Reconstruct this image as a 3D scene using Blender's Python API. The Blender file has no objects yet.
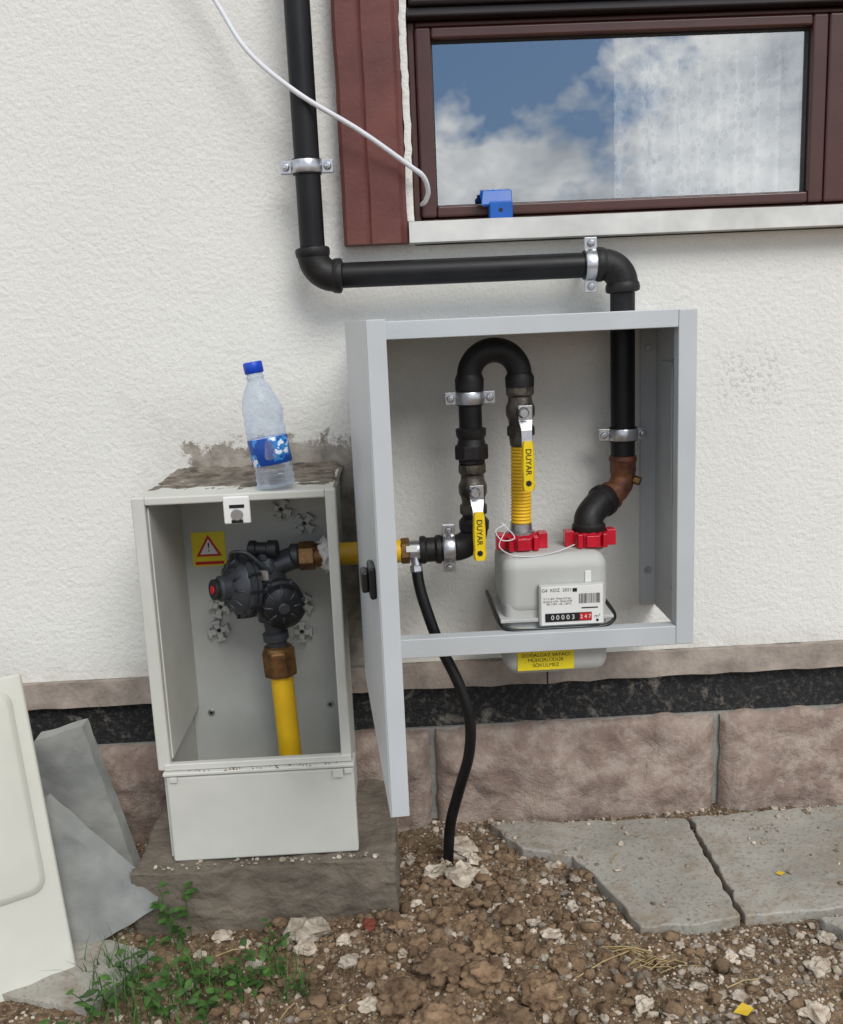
import bpy, bmesh, math, random
from mathutils import Matrix, Vector, noise
random.seed(7)
S=bpy.context.scene
# ------------------------------------------------------------------ camera
R=Matrix.Rotation(math.radians(-1.5),3,'Z')@Matrix.Rotation(math.radians(78.8),3,'X')@Matrix.Rotation(math.radians(-2.5),3,'Z')
cd=bpy.data.cameras.new("camera"); cam=bpy.data.objects.new("camera",cd); S.collection.objects.link(cam)
cam.matrix_world=Matrix.Translation((0,-1.65,0.92))@R.to_4x4()
cd.sensor_fit='HORIZONTAL'; cd.sensor_width=36; cd.lens=41.0; cd.clip_start=0.02; cd.clip_end=2000
S.camera=cam
S.view_settings.view_transform='Standard'; S.view_settings.look='None'; S.view_settings.exposure=0
# ------------------------------------------------------------------ helpers
def lin(c): 
    return tuple(((v/255)/12.92 if v/255<=0.04045 else ((v/255+0.055)/1.055)**2.4) for v in c)
def new_mat(name):
    m=bpy.data.materials.new(name); m.use_nodes=True
    nt=m.node_tree; b=nt.nodes["Principled BSDF"]; return m,nt,b
def M(name,c,rough=.5,metal=0,var=.12,vs=9,bump=0,bs=80,c2=None,coat=0,bd=.002,island=0,spec=.5):
    m,nt,b=new_mat(name); N=nt.nodes; L=nt.links
    a=lin(c); z=lin(c2) if c2 else tuple(v*(1+var) for v in a)
    if not c2: a=tuple(v*(1-var) for v in a)
    tc=N.new("ShaderNodeTexCoord")
    n=N.new("ShaderNodeTexNoise"); n.inputs["Scale"].default_value=vs; n.inputs["Detail"].default_value=3; n.inputs["Roughness"].default_value=.65
    L.new(tc.outputs["Object"],n.inputs["Vector"])
    r=N.new("ShaderNodeValToRGB"); r.color_ramp.elements[0].position=.34; r.color_ramp.elements[1].position=.66
    r.color_ramp.elements[0].color=(*a,1); r.color_ramp.elements[1].color=(*z,1)
    L.new(n.outputs["Fac"],r.inputs["Fac"]); out=r.outputs["Color"]
    if island:
        g=N.new("ShaderNodeNewGeometry"); mr=N.new("ShaderNodeMapRange"); mr.inputs["To Min"].default_value=1-island; mr.inputs["To Max"].default_value=1+island
        L.new(g.outputs["Random Per Island"],mr.inputs["Value"])
        vm=N.new("ShaderNodeVectorMath"); vm.operation='SCALE'; L.new(out,vm.inputs[0]); L.new(mr.outputs[0],vm.inputs["Scale"]); out=vm.outputs[0]
    L.new(out,b.inputs["Base Color"])
    b.inputs["Metallic"].default_value=metal; b.inputs["Specular IOR Level"].default_value=spec
    mr=N.new("ShaderNodeMapRange"); mr.inputs["To Min"].default_value=max(0.02,rough-.08); mr.inputs["To Max"].default_value=min(1,rough+.1)
    L.new(n.outputs["Fac"],mr.inputs["Value"]); L.new(mr.outputs[0],b.inputs["Roughness"])
    if coat: b.inputs["Coat Weight"].default_value=coat
    if bump:
        n2=N.new("ShaderNodeTexNoise"); n2.inputs["Scale"].default_value=bs; n2.inputs["Detail"].default_value=2
        L.new(tc.outputs["Object"],n2.inputs["Vector"])
        bp=N.new("ShaderNodeBump"); bp.inputs["Strength"].default_value=bump; bp.inputs["Distance"].default_value=bd
        L.new(n2.outputs["Fac"],bp.inputs["Height"]); L.new(bp.outputs[0],b.inputs["Normal"])
    return m
def empty(name,parent=None):
    e=bpy.data.objects.new(name,None); e.empty_display_size=.05; S.collection.objects.link(e)
    if parent: e.parent=parent
    return e
def fin(name,bm,mat,parent=None,smooth=False,bevel=0,seg=2,autos=False):
    me=bpy.data.meshes.new(name)
    bmesh.ops.recalc_face_normals(bm,faces=bm.faces[:])
    bm.to_mesh(me); bm.free()
    if mat: me.materials.append(mat)
    o=bpy.data.objects.new(name,me); S.collection.objects.link(o)
    if parent: o.parent=parent
    if smooth:
        for p in me.polygons: p.use_smooth=True
        if autos:
            bm2=bmesh.new(); bm2.from_mesh(me)
            for e in bm2.edges:
                if len(e.link_faces)==2 and e.calc_face_angle(0)>math.radians(35): e.smooth=False
            bm2.to_mesh(me); bm2.free()
    if bevel:
        md=o.modifiers.new("bev","BEVEL"); md.width=bevel; md.segments=seg; md.limit_method='ANGLE'
        if not smooth:
            for p in me.polygons: p.use_smooth=True
            md.harden_normals=True
    return o
def add_box(bm,x0,x1,y0,y1,z0,z1,mtx=None):
    r=bmesh.ops.create_cube(bm,size=1)
    for v in r["verts"]:
        v.co=Vector(((x0+x1)/2+v.co.x*(x1-x0),(y0+y1)/2+v.co.y*(y1-y0),(z0+z1)/2+v.co.z*(z1-z0)))
        if mtx: v.co=mtx@v.co
def box(name,x0,x1,y0,y1,z0,z1,mat,parent=None,bevel=.001,seg=2,mtx=None):
    bm=bmesh.new(); add_box(bm,x0,x1,y0,y1,z0,z1,mtx); return fin(name,bm,mat,parent,bevel=bevel,seg=seg)
def align(p0,p1):
    d=(Vector(p1)-Vector(p0)); return Matrix.Translation(p0)@d.to_track_quat('Z','Y').to_matrix().to_4x4()
def lathe(name,p0,p1,prof,mat,parent=None,seg=40,smooth=True,bm=None,rot=0,autos=True):
    own=bm is None
    if own: bm=bmesh.new()
    m=align(p0,p1); rings=[]
    for t,r in prof:
        rings.append([bm.verts.new(m@Vector((r*math.cos(rot+2*math.pi*i/seg),r*math.sin(rot+2*math.pi*i/seg),t))) for i in range(seg)])
    for a,b in zip(rings,rings[1:]):
        for i in range(seg): bm.faces.new((a[i],a[(i+1)%seg],b[(i+1)%seg],b[i]))
    bm.faces.new(rings[0]); bm.faces.new(rings[-1])
    if own: return fin(name,bm,mat,parent,smooth=smooth,autos=autos)
def cyl(name,p0,p1,r,mat,parent=None,seg=32,ch=.0012,r2=None,smooth=True,rot=0):
    l=(Vector(p1)-Vector(p0)).length; r2=r if r2 is None else r2; ch=min(ch,l*.3,r*.3)
    return lathe(name,p0,p1,[(0,r-ch),(ch,r),(l-ch,r2),(l,r2-ch)],mat,parent,seg=seg,smooth=smooth,rot=rot)
def hexn(name,p0,p1,r,mat,parent=None,rot=.3,seg=6):
    return cyl(name,p0,p1,r,mat,parent,seg=seg,ch=.002,smooth=False,rot=rot)
def smoothpts(pts,n=10):
    P=[Vector(p) for p in pts]; P=[2*P[0]-P[1]]+P+[2*P[-1]-P[-2]]; out=[]
    for i in range(1,len(P)-2):
        for k in range(n):
            t=k/n; a,b,c,d=P[i-1],P[i],P[i+1],P[i+2]
            out.append(.5*((2*b)+(c-a)*t+(2*a-5*b+4*c-d)*t*t+(3*b-a-3*c+d)*t**3))
    out.append(P[-2]); return out
def sweep(name,pts,r,mat,parent=None,seg=20,smooth=True,rfun=None,bm=None):
    own=bm is None
    if own: bm=bmesh.new()
    P=[Vector(p) for p in pts]; n=len(P); rings=[]; up=None
    for i in range(n):
        t=(P[min(i+1,n-1)]-P[max(i-1,0)]).normalized()
        if up is None:
            up=Vector((0,0,1)) if abs(t.z)<.9 else Vector((1,0,0))
        u=(up-t*up.dot(t)).normalized(); up=u; w=t.cross(u)
        rr=rfun(i/(n-1)) if rfun else r
        rings.append([bm.verts.new(P[i]+(u*math.cos(2*math.pi*k/seg)+w*math.sin(2*math.pi*k/seg))*rr) for k in range(seg)])
    for a,b in zip(rings,rings[1:]):
        for k in range(seg): bm.faces.new((a[k],a[(k+1)%seg],b[(k+1)%seg],b[k]))
    bm.faces.new(rings[0]); bm.faces.new(rings[-1])
    if own: return fin(name,bm,mat,parent,smooth=smooth)
def arc(c,r,u,v,a0,a1,n=14):
    c=Vector(c);u=Vector(u);v=Vector(v)
    return [c+u*r*math.cos(math.radians(a0+(a1-a0)*i/n))+v*r*math.sin(math.radians(a0+(a1-a0)*i/n)) for i in range(n+1)]
def prism(name,pts,thick,mat,parent=None,bevel=.003):
    bm=bmesh.new(); vs=[bm.verts.new(p) for p in pts]; f=bm.faces.new(vs)
    r=bmesh.ops.extrude_face_region(bm,geom=[f])
    for v in r["geom"]:
        if isinstance(v,bmesh.types.BMVert): v.co+=Vector(thick)
    return fin(name,bm,mat,parent,bevel=bevel)
def text(name,body,loc,size,mat,parent,rotz=0,al='CENTER'):
    c=bpy.data.curves.new(name,"FONT"); c.body=body; c.size=size; c.align_x=al; c.align_y='CENTER'; c.extrude=.0001
    c.materials.append(mat)
    o=bpy.data.objects.new(name,c); S.collection.objects.link(o); o.parent=parent
    o.matrix_world=Matrix.Translation(loc)@Matrix.Rotation(math.radians(90),4,'X')@Matrix.Rotation(rotz,4,'Z')
    return o
# ------------------------------------------------------------------ materials
black=M("black_paint_steel",(19,19,21),.42,0,.4,14,.25,300,bd=.0005,spec=.3)
castblk=M("cast_iron_black",(27,25,25),.5,0,.4,30,.5,250,bd=.001,spec=.35)
regm=M("regulator_grey",(62,65,70),.38,.35,.2,25,.25,300,bd=.0005)
regd=M("regulator_dark",(32,33,37),.4,.2,.25,25,.2,300,bd=.0005)
brass=M("brass",(140,106,64),.4,.65,.3,40,.3,200,c2=(88,62,42))
copper=M("bronze_elbow",(122,76,48),.6,.2,.3,45,.4,200,c2=(76,46,34))
nickel=M("nickel_body",(108,101,92),.42,.7,.3,45,.3,220,c2=(52,47,42))
chrome=M("zinc_steel",(190,192,196),.3,.9,.1,60)
yelpipe=M("yellow_pipe_coat",(226,180,25),.4,0,.1,14,.1,200)
yelh=M("yellow_handle",(232,200,20),.4,0,.05,20)
yelst=M("yellow_sticker",(228,206,30),.5,0,.05,30)
redp=M("red_plastic",(184,10,38),.32,0,.2,30,coat=.25)
cabm=M("grey_painted_steel",(186,190,192),.42,0,.05,5,.05,600,bd=.0003)
boxm=M("grp_box",(196,196,188),.55,0,.07,6,.12,350,bd=.0006)
boxin=M("grp_box_back",(180,182,178),.6,0,.08,7,.15,300,bd=.0006)
lidm=M("grp_lid",(196,195,184),.5,0,.06,5,.1,300,bd=.0006)
metm=M("meter_case",(183,184,180),.55,0,.05,8,.05,400,bd=.0003,spec=.3)
white=M("white_plastic",(225,225,222),.4,0,.03,8)
whitec=M("white_cable",(215,216,220),.4,0,.03,8)
ink=M("black_ink",(18,18,20),.5,0,.05,8)
redk=M("red_ink",(190,20,25),.5,0,.05,8)
rubber=M("black_rubber",(14,14,15),.42,0,.2,30,.3,400,bd=.0005,spec=.4)
blackp=M("black_plastic",(20,20,22),.35,0,.1,20)
blue=M("blue_plastic",(8,86,172),.35,0,.12,20)
capblue=M("blue_cap",(8,66,185),.35,0,.05,20)
brown=M("brown_window_profile",(70,37,31),.34,0,.15,6,.06,300,coat=.1)
brownd=M("dark_brown_profile",(38,30,30),.4,0,.1,6)
surr=M("red_brown_trim",(90,47,42),.62,0,.2,10,.45,160,c2=(110,61,54),bd=.001)
marble=M("white_marble",(218,218,213),.4,0,.1,9,.1,100,c2=(186,187,183))
ledgem=M("ledge_stone",(132,121,112),.85,0,.1,18,.7,150,c2=(168,156,145))
mortar=M("mortar_joint",(130,127,121),.9,0,.1,30,.8,200,c2=(154,150,143))
conc=M("rough_concrete",(88,80,70),.95,0,.1,9,1,130,c2=(122,112,98),bd=.003)
slabg=M("grey_stone_slab",(116,118,116),.75,0,.1,7,.6,90,c2=(152,153,148),bd=.002)
rockm=M("rock_light",(146,131,114),.92,0,.1,40,.9,220,c2=(198,188,172),island=.25,bd=.002)
clodm=M("soil_clod",(92,71,52),.97,0,.1,45,1,220,c2=(138,114,88),island=.2,bd=.003)
gravm=M("gravel_mix",(108,95,81),.9,0,.1,30,.3,200,c2=(184,172,156),island=.5)
leafm=M("leaf_green",(36,68,24),.6,0,.2,60,c2=(70,106,38),island=.35)
strawm=M("straw",(178,158,112),.8,0,.1,60,c2=(140,120,80))
sealm=M("pipe_sealant",(205,205,200),.5,0,.06,60,.8,120,bd=.003)
inner=M("room_dark",(60,56,52),.9)

def nz(scale,det=3,ro=.6,dist=0,src=None):
    n=N.new("ShaderNodeTexNoise"); n.inputs["Scale"].default_value=scale; n.inputs["Detail"].default_value=det; n.inputs["Roughness"].default_value=ro; n.inputs["Distortion"].default_value=dist
    L.new(tc.outputs["Object"] if src is None else src,n.inputs["Vector"]); return n
def mth(op,a,b=None,c=None,clamp=False):
    n=N.new("ShaderNodeMath"); n.operation=op; n.use_clamp=clamp
    for i,v in enumerate((a,b,c)):
        if v is None: continue
        if isinstance(v,(int,float)): n.inputs[i].default_value=v
        else: L.new(v,n.inputs[i])
    return n.outputs[0]
def mixc(f,a,c):
    n=N.new("ShaderNodeMix"); n.data_type='RGBA'
    if isinstance(f,(int,float)): n.inputs[0].default_value=f
    else: L.new(f,n.inputs[0])
    for k,v in ((6,a),(7,c)):
        if isinstance(v,tuple): n.inputs[k].default_value=(*v[:3],1)
        else: L.new(v,n.inputs[k])
    return n.outputs[2]
def bumpn(h,st,di):
    bp=N.new("ShaderNodeBump"); bp.inputs["Strength"].default_value=st; bp.inputs["Distance"].default_value=di
    L.new(h,bp.inputs["Height"]); L.new(bp.outputs[0],b.inputs["Normal"])
def sharp(o,k,c): return mth('MULTIPLY_ADD',mth('SUBTRACT',o,c),k,.5,clamp=True)
# stucco
stuc,nt,b=new_mat("stucco"); N=nt.nodes; L=nt.links
tc=N.new("ShaderNodeTexCoord")
big=nz(1.7,2); mid=nz(22,3); grit=nz(120,2,.6); fine=nz(300,1,.6)
base=mixc(mth('MULTIPLY',mid.outputs["Fac"],.6),lin((230,229,223)),lin((216,215,208)))
base=mixc(mth('MULTIPLY_ADD',big.outputs["Fac"],1.0,-.25,clamp=True),base,lin((212,212,208)))
pit=mth('MULTIPLY',mth('LESS_THAN',fine.outputs["Fac"],.35),.28)
base=mixc(pit,base,lin((158,156,150)))
sx=N.new("ShaderNodeSeparateXYZ"); L.new(tc.outputs["Object"],sx.inputs[0])
def rectmask(cx,cz,hx,hz,soft,q,amp):
    dx=mth('SUBTRACT',mth('ABSOLUTE',mth('SUBTRACT',sx.outputs[0],cx)),hx)
    dz=mth('SUBTRACT',mth('ABSOLUTE',mth('SUBTRACT',sx.outputs[2],cz)),hz)
    d=mth('ADD',mth('MAXIMUM',dx,dz),mth('MULTIPLY',mth('SUBTRACT',q,.5),amp))
    return mth('SUBTRACT',1,mth('DIVIDE',d,soft),clamp=True)
q1=nz(30,4,.8)
mk=rectmask(-.190,.49,.155,.230,.012,q1.outputs["Fac"],.15)
base=mixc(mth('MULTIPLY',mk,.85),base,mixc(sharp(mid.outputs["Fac"],5,.5),lin((88,80,70)),lin((162,154,142))))
smg=rectmask(-.20,.52,.17,.22,.10,q1.outputs["Fac"],.2)
base=mixc(mth('MULTIPLY',smg,.22),base,lin((150,140,126)))
mk2=rectmask(.62,.80,.025,.015,.04,q1.outputs["Fac"],.12)
base=mixc(mth('MULTIPLY',mk2,mth('MULTIPLY',mth('LESS_THAN',grit.outputs["Fac"],.45),.25)),base,lin((120,115,108)))
rise=mth('MULTIPLY',mth('SUBTRACT',1,mth('DIVIDE',mth('SUBTRACT',sx.outputs[2],.31),.05),clamp=True),sharp(mid.outputs["Fac"],2,.5))
base=mixc(mth('MULTIPLY',rise,.5),base,lin((165,155,142)))
L.new(base,b.inputs["Base Color"]); b.inputs["Roughness"].default_value=.92; b.inputs["Specular IOR Level"].default_value=.2
bumpn(mth('ADD',grit.outputs["Fac"],mth('MULTIPLY',nz(50,1).outputs["Fac"],.5)),.6,.0034)
# stone
stone,nt,b=new_mat("pink_andesite"); N=nt.nodes; L=nt.links; tc=N.new("ShaderNodeTexCoord")
c=mixc(sharp(nz(7,4,.7).outputs["Fac"],3,.5),lin((128,109,98)),lin((156,138,126)))
c=mixc(mth('MULTIPLY',sharp(nz(30,4,.7).outputs["Fac"],5,.55),.6),c,lin((176,164,152)))
c=mixc(mth('MULTIPLY',sharp(nz(16,3,.7,1).outputs["Fac"],-6,.40),.4),c,lin((92,76,69)))
L.new(c,b.inputs["Base Color"]); b.inputs["Roughness"].default_value=.9; bumpn(nz(110,3,.7).outputs["Fac"],1,.004)
# bitumen band with mortar splashes
bitu,nt,b=new_mat("bitumen_band"); N=nt.nodes; L=nt.links; tc=N.new("ShaderNodeTexCoord")
c=mixc(sharp(nz(90,3,.7).outputs["Fac"],5,.60),lin((26,26,28)),lin((74,72,68)))
c=mixc(sharp(nz(14,4,.75,.5).outputs["Fac"],9,.62),c,lin((118,112,104)))
L.new(c,b.inputs["Base Color"]); b.inputs["Roughness"].default_value=.8; bumpn(nz(120,2,.7).outputs["Fac"],1,.005)
# paving stone
slabm,nt,b=new_mat("paving_stone"); N=nt.nodes; L=nt.links; tc=N.new("ShaderNodeTexCoord")
c=mixc(sharp(nz(5,3,.65).outputs["Fac"],3,.5),lin((138,135,126)),lin((166,162,152)))
c=mixc(mth('MULTIPLY',sharp(nz(11,4,.75,.6).outputs["Fac"],6,.58),.6),c,lin((134,114,93)))
c=mixc(mth('MULTIPLY',sharp(nz(140,1).outputs["Fac"],8,.62),.4),c,lin((98,89,78)))
L.new(c,b.inputs["Base Color"]); b.inputs["Roughness"].default_value=.85; bumpn(nz(80,3,.7).outputs["Fac"],.7,.003)

# ------------------------------------------------------------------ world
EL,AZ=math.radians(42),math.radians(158)
w=bpy.data.worlds.new("World"); S.world=w; w.use_nodes=True; nt=w.node_tree; N=nt.nodes; L=nt.links
bg=N["Background"]; bg.inputs["Strength"].default_value=.12
sky=N.new("ShaderNodeTexSky"); sky.sky_type='NISHITA'; sky.sun_disc=False
sky.sun_elevation=EL; sky.sun_rotation=AZ
tc=N.new("ShaderNodeTexCoord")
mp=N.new("ShaderNodeMapping"); mp.inputs["Scale"].default_value=(1,1,1.5); mp.inputs["Location"].default_value=(2.35,.7,1.1)
L.new(tc.outputs["Generated"],mp.inputs[0])
n1=nz(3.0,6,.60,.35,mp.outputs[0]); n2=nz(9,4,.6,.2,mp.outputs[0]); n3=nz(7.5,4,.6,.2,mp.outputs[0])
ds=N.new("ShaderNodeSeparateXYZ"); L.new(tc.outputs["Generated"],ds.inputs[0])
bias=mth('MULTIPLY',mth('SUBTRACT',.24,ds.outputs[2]),1.7)
bias=mth('MINIMUM',mth('MAXIMUM',bias,-.03),.15)
high=mth('MULTIPLY',mth('SUBTRACT',ds.outputs[2],.38,clamp=True),.6)
fld=mth('ADD',mth('ADD',n1.outputs["Fac"],bias),high)
fld=mth('ADD',fld,mth('MULTIPLY',mth('SUBTRACT',n3.outputs["Fac"],.5),.32))
msk=sharp(fld,13,.525)
cl=mixc(sharp(n2.outputs["Fac"],3.6,.48),(6.0,6.4,7.0),(12.6,12.6,12.4))
skc=mixc(.75,sky.outputs[0],(.9,2.4,5.0))
L.new(mixc(msk,skc,cl),bg.inputs["Color"])
sd=bpy.data.lights.new("sun","SUN"); sd.energy=1.9; sd.angle=math.radians(28); sd.color=(1,.98,.95)
so=bpy.data.objects.new("sun",sd); S.collection.objects.link(so)
sdir=Vector((math.sin(AZ)*math.cos(EL),math.cos(AZ)*math.cos(EL),math.sin(EL)))
so.rotation_euler=sdir.to_track_quat('Z','Y').to_euler(); so.location=sdir*5

# ------------------------------------------------------------------ house
house=empty("stucco_house")
wx0,wx1,wz0,wz1=.052,1.48,1.079,2.12
YB=.30
box("wall_left",-3.5,wx0,0,YB,.317,3.0,stuc,house,0)
box("wall_right",wx1,4.0,0,YB,.317,3.0,stuc,house,0)
box("wall_below_window",wx0+.0,wx1,0,YB,.317,wz0-.035,stuc,house,0)
box("wall_above_window",wx0,wx1,0,YB,wz1,3.0,stuc,house,0)
box("side_wall_a",-3.5,-3.2,YB,5,.0,3.0,stuc,house,0)
box("side_wall_b",3.7,4.0,YB,5,.0,3.0,stuc,house,0)
box("eaves_slab",-3.8,4.3,-.35,5.2,3.0,3.15,conc,house,.01)
box("room_back",-3.2,3.7,1.6,1.65,.3,3.0,inner,house,0)
box("room_floor",-3.2,3.7,YB,1.6,.28,.3,inner,house,0)
x=-3.5; i=0
while x<4.0:
    wd=random.uniform(.5,.62)
    bm=bmesh.new(); add_box(bm,x,min(x+wd-.003,4.0),-.012,.05,.270,.3165)
    bmesh.ops.subdivide_edges(bm,edges=bm.edges[:],cuts=14,use_grid_fill=True)
    for v in bm.verts:
        v.co+=Vector((0,1,1))*.003*noise.noise(v.co*22)
    fin("ledge_%d"%i,bm,ledgem,house); x+=wd; i+=1
bm=bmesh.new(); add_box(bm,-3.5,4.0,.012,.28,.185,.272); fin("bitumen_band",bm,bitu,house)
box("plinth_backing",-3.5,4.0,.006,.28,-.1,.187,mortar,house,0)
seams=[-3.4,-2.9,-2.35,-1.9,-1.42,-.93,-.42,.045,.572,1.06,1.55,2.1,2.6,3.1,3.6,4.0]
for i,(a,bx) in enumerate(zip(seams,seams[1:])):
    bm=bmesh.new(); nx,nz_=int((bx-a)/.006),34
    grid=[]
    for iz in range(nz_+1):
        row=[]
        for ix in range(nx+1):
            u=ix/nx; vv=iz/nz_; X=a+.006+(bx-a-.012)*u; Z=-.03+(.216)*vv
            edge=min(min(u,1-u)*(bx-a)/.03,min(vv,1-vv)*.214/.03,1)
            p=Vector((X*6,i*3.1,Z*9)); h=noise.fractal(p,1,2,5)*.014+noise.noise(p*.4)*.008
            h+=abs(noise.noise(Vector((X*14,Z*20,i))))*.009
            Y=.004-(.004+.018*(edge**.4))-h*edge
            X+=noise.noise(Vector((X*3,Z*30,i)))*.004*(1-edge); 
            row.append(bm.verts.new((X,Y,Z+noise.noise(Vector((X*20,9,i)))*.008*(1-edge))))
        grid.append(row)
    for iz in range(nz_):
        for ix in range(nx): bm.faces.new((grid[iz][ix],grid[iz][ix+1],grid[iz+1][ix+1],grid[iz+1][ix]))
    for r0 in (grid[-1],grid[0]):
        bk=[bm.verts.new((v.co.x,.02,v.co.z)) for v in r0]
        for k in range(nx): bm.faces.new((r0[k],r0[k+1],bk[k+1],bk[k]))
    fin("plinth_stone_%d"%i,bm,stone,house,smooth=True)
def surround(name,x0,x1,z0,z1):
    bm=bmesh.new(); prof=[(x0,0.002),(x0,-.034),(x0+.006,-.040),(x0+(x1-x0)*.36,-.040),(x0+(x1-x0)*.40,-.037),(x0+(x1-x0)*.44,-.040),(x1-.012,-.040),(x1-.006,-.034),(x1,-.034),(x1,.002)]
    n=60; rows=[]
    for k in range(n+1):
        z=z0+(z1-z0)*k/n
        rows.append([bm.verts.new((px+.002*noise.noise(Vector((px*30,z*12,1))),py+.0015*noise.noise(Vector((px*60,z*25,3))) if py<0 else py,z)) for px,py in prof])
    for a_,b_ in zip(rows,rows[1:]):
        for k in range(len(prof)-1): bm.faces.new((a_[k],a_[k+1],b_[k+1],b_[k]))
    bm.faces.new(rows[0]); bm.faces.new(rows[-1])
    fin(name,bm,surr,house)
surround("window_surround_left",-.064,.040,1.047,2.25)
surround("window_surround_right",1.50,1.604,1.047,2.25)
box("window_surround_top",-.061,1.601,-.042,-.002,2.2502,2.36,surr,house,.004)
bm=bmesh.new(); add_box(bm,.0405,.0515,-.028,.002,1.081,2.2)
bmesh.ops.subdivide_edges(bm,edges=[e for e in bm.edges if e.calc_length()>.5],cuts=90)
for v in bm.verts: v.co.x+=.0025*noise.noise(Vector((v.co.y*20,3,v.co.z*60)))
fin("reveal_strip",bm,stuc,house)
bm=bmesh.new(); add_box(bm,.042,1.51,-.045,.06,1.046,1.0785)
bmesh.ops.subdivide_edges(bm,edges=bm.edges[:],cuts=20,use_grid_fill=True)
for v in bm.verts: v.co+=Vector((0,.0012,.0012))*noise.noise(v.co*25)
fin("window_sill",bm,marble,house)
def sash(px,x0,x1,z0,z1,t,tz,y,mat=brown,d=.05):
    box(px+"_l",x0,x0+t,y,y+d,z0,z1,mat,house,.004,3); box(px+"_r",x1-t,x1,y,y+d,z0,z1,mat,house,.004,3)
    box(px+"_b",x0+t,x1-t,y+.0005,y+d,z0,z0+tz,mat,house,.004,3); box(px+"_t",x0+t,x1-t,y+.0005,y+d,z1-tz,z1,mat,house,.004,3)
sash("frame_outer",.0525,1.478,1.08,1.397,.014,.010,.028,brown,.07)
sash("sash_a",.066,.745,1.0905,1.386,.026,.018,.020)
for k,(x0,x1) in enumerate(((.092,.719),(.8125,1.438))):
    box("gasket_l_%d"%k,x0-.001,x0+.0025,.0335,.045,1.108,1.369,ink,house,0); box("gasket_r_%d"%k,x1-.0025,x1+.001,.0335,.045,1.108,1.369,ink,house,0)
    box("gasket_b_%d"%k,x0+.0025,x1-.0025,.0335,.045,1.107,1.1105,ink,house,0); box("gasket_t_%d"%k,x0+.0025,x1-.0025,.0335,.045,1.3655,1.369,ink,house,0)
box("mullion",.7455,.786,.018,.08,1.0905,1.386,brown,house,.004,3)
sash("sash_b",.7865,1.464,1.0905,1.386,.026,.018,.020)
box("transom",.0525,1.478,.004,.09,1.3975,1.412,brownd,house,.003)
box("transom_rail",.058,1.472,-.008,.05,1.4125,1.436,brownd,house,.005,3)
box("transom_rail_b",.0525,1.478,.008,.06,1.4365,1.47,brownd,house,.003)
sash("upper_sash",.0525,1.478,1.4705,2.118,.05,.05,.02,brownd,.06)
gl,nt,b=new_mat("window_glass"); N=nt.nodes; L=nt.links; N.remove(b)
o_=N["Material Output"]; g1=N.new("ShaderNodeBsdfGlossy"); g1.inputs["Roughness"].default_value=.0; g1.inputs["Color"].default_value=(.95,.98,1,1)
t1=N.new("ShaderNodeBsdfTransparent"); t1.inputs["Color"].default_value=(.97,.99,.99,1)
mx=N.new("ShaderNodeMixShader"); fr=N.new("ShaderNodeFresnel"); fr.inputs[0].default_value=1.5
L.new(mth('ADD',fr.outputs[0],.36),mx.inputs[0])
L.new(t1.outputs[0],mx.inputs[1]); L.new(g1.outputs[0],mx.inputs[2]); L.new(mx.outputs[0],o_.inputs[0])
def pane(name,x0,x1,z0,z1,y):
    bm=bmesh.new(); bm.faces.new([bm.verts.new(p) for p in ((x0,y,z0),(x1,y,z0),(x1,y,z1),(x0,y,z1))]); fin(name,bm,gl,house)
pane("glass_a",.09,.72,1.100,1.372,.04); pane("glass_b",.81,1.44,1.100,1.372,.04); pane("glass_upper",.1,1.43,1.515,2.07,.05)
cm,nt,b=new_mat("lace_curtain"); N=nt.nodes; L=nt.links
tc=N.new("ShaderNodeTexCoord"); o_=N["Material Output"]
vo=N.new("ShaderNodeTexVoronoi"); vo.inputs["Scale"].default_value=60; L.new(tc.outputs["Object"],vo.inputs["Vector"])
tr=N.new("ShaderNodeBsdfTransparent"); mx=N.new("ShaderNodeMixShader")
b.inputs["Base Color"].default_value=(.93,.93,.93,1); b.inputs["Roughness"].default_value=.9
lace=mth('MULTIPLY',mth('GREATER_THAN',vo.outputs["Distance"],.42),.42)
L.new(mth('ADD',lace,.56),mx.inputs[0])
L.new(tr.outputs[0],mx.inputs[1]); L.new(b.outputs[0],mx.inputs[2]); L.new(mx.outputs[0],o_.inputs[0])
bm=bmesh.new(); rows=[]
for k in range(401):
    X=.408+(1.42-.408)*k/400; Y=.092+.019*math.sin(X*150+2.5*math.sin(X*21))
    rows.append((bm.verts.new((X,Y,1.10)),bm.verts.new((X,Y,2.08))))
for a_,b_ in zip(rows,rows[1:]): bm.faces.new((a_[0],b_[0],b_[1],a_[1]))
fin("lace_curtain",bm,cm,house,smooth=True)

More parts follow.
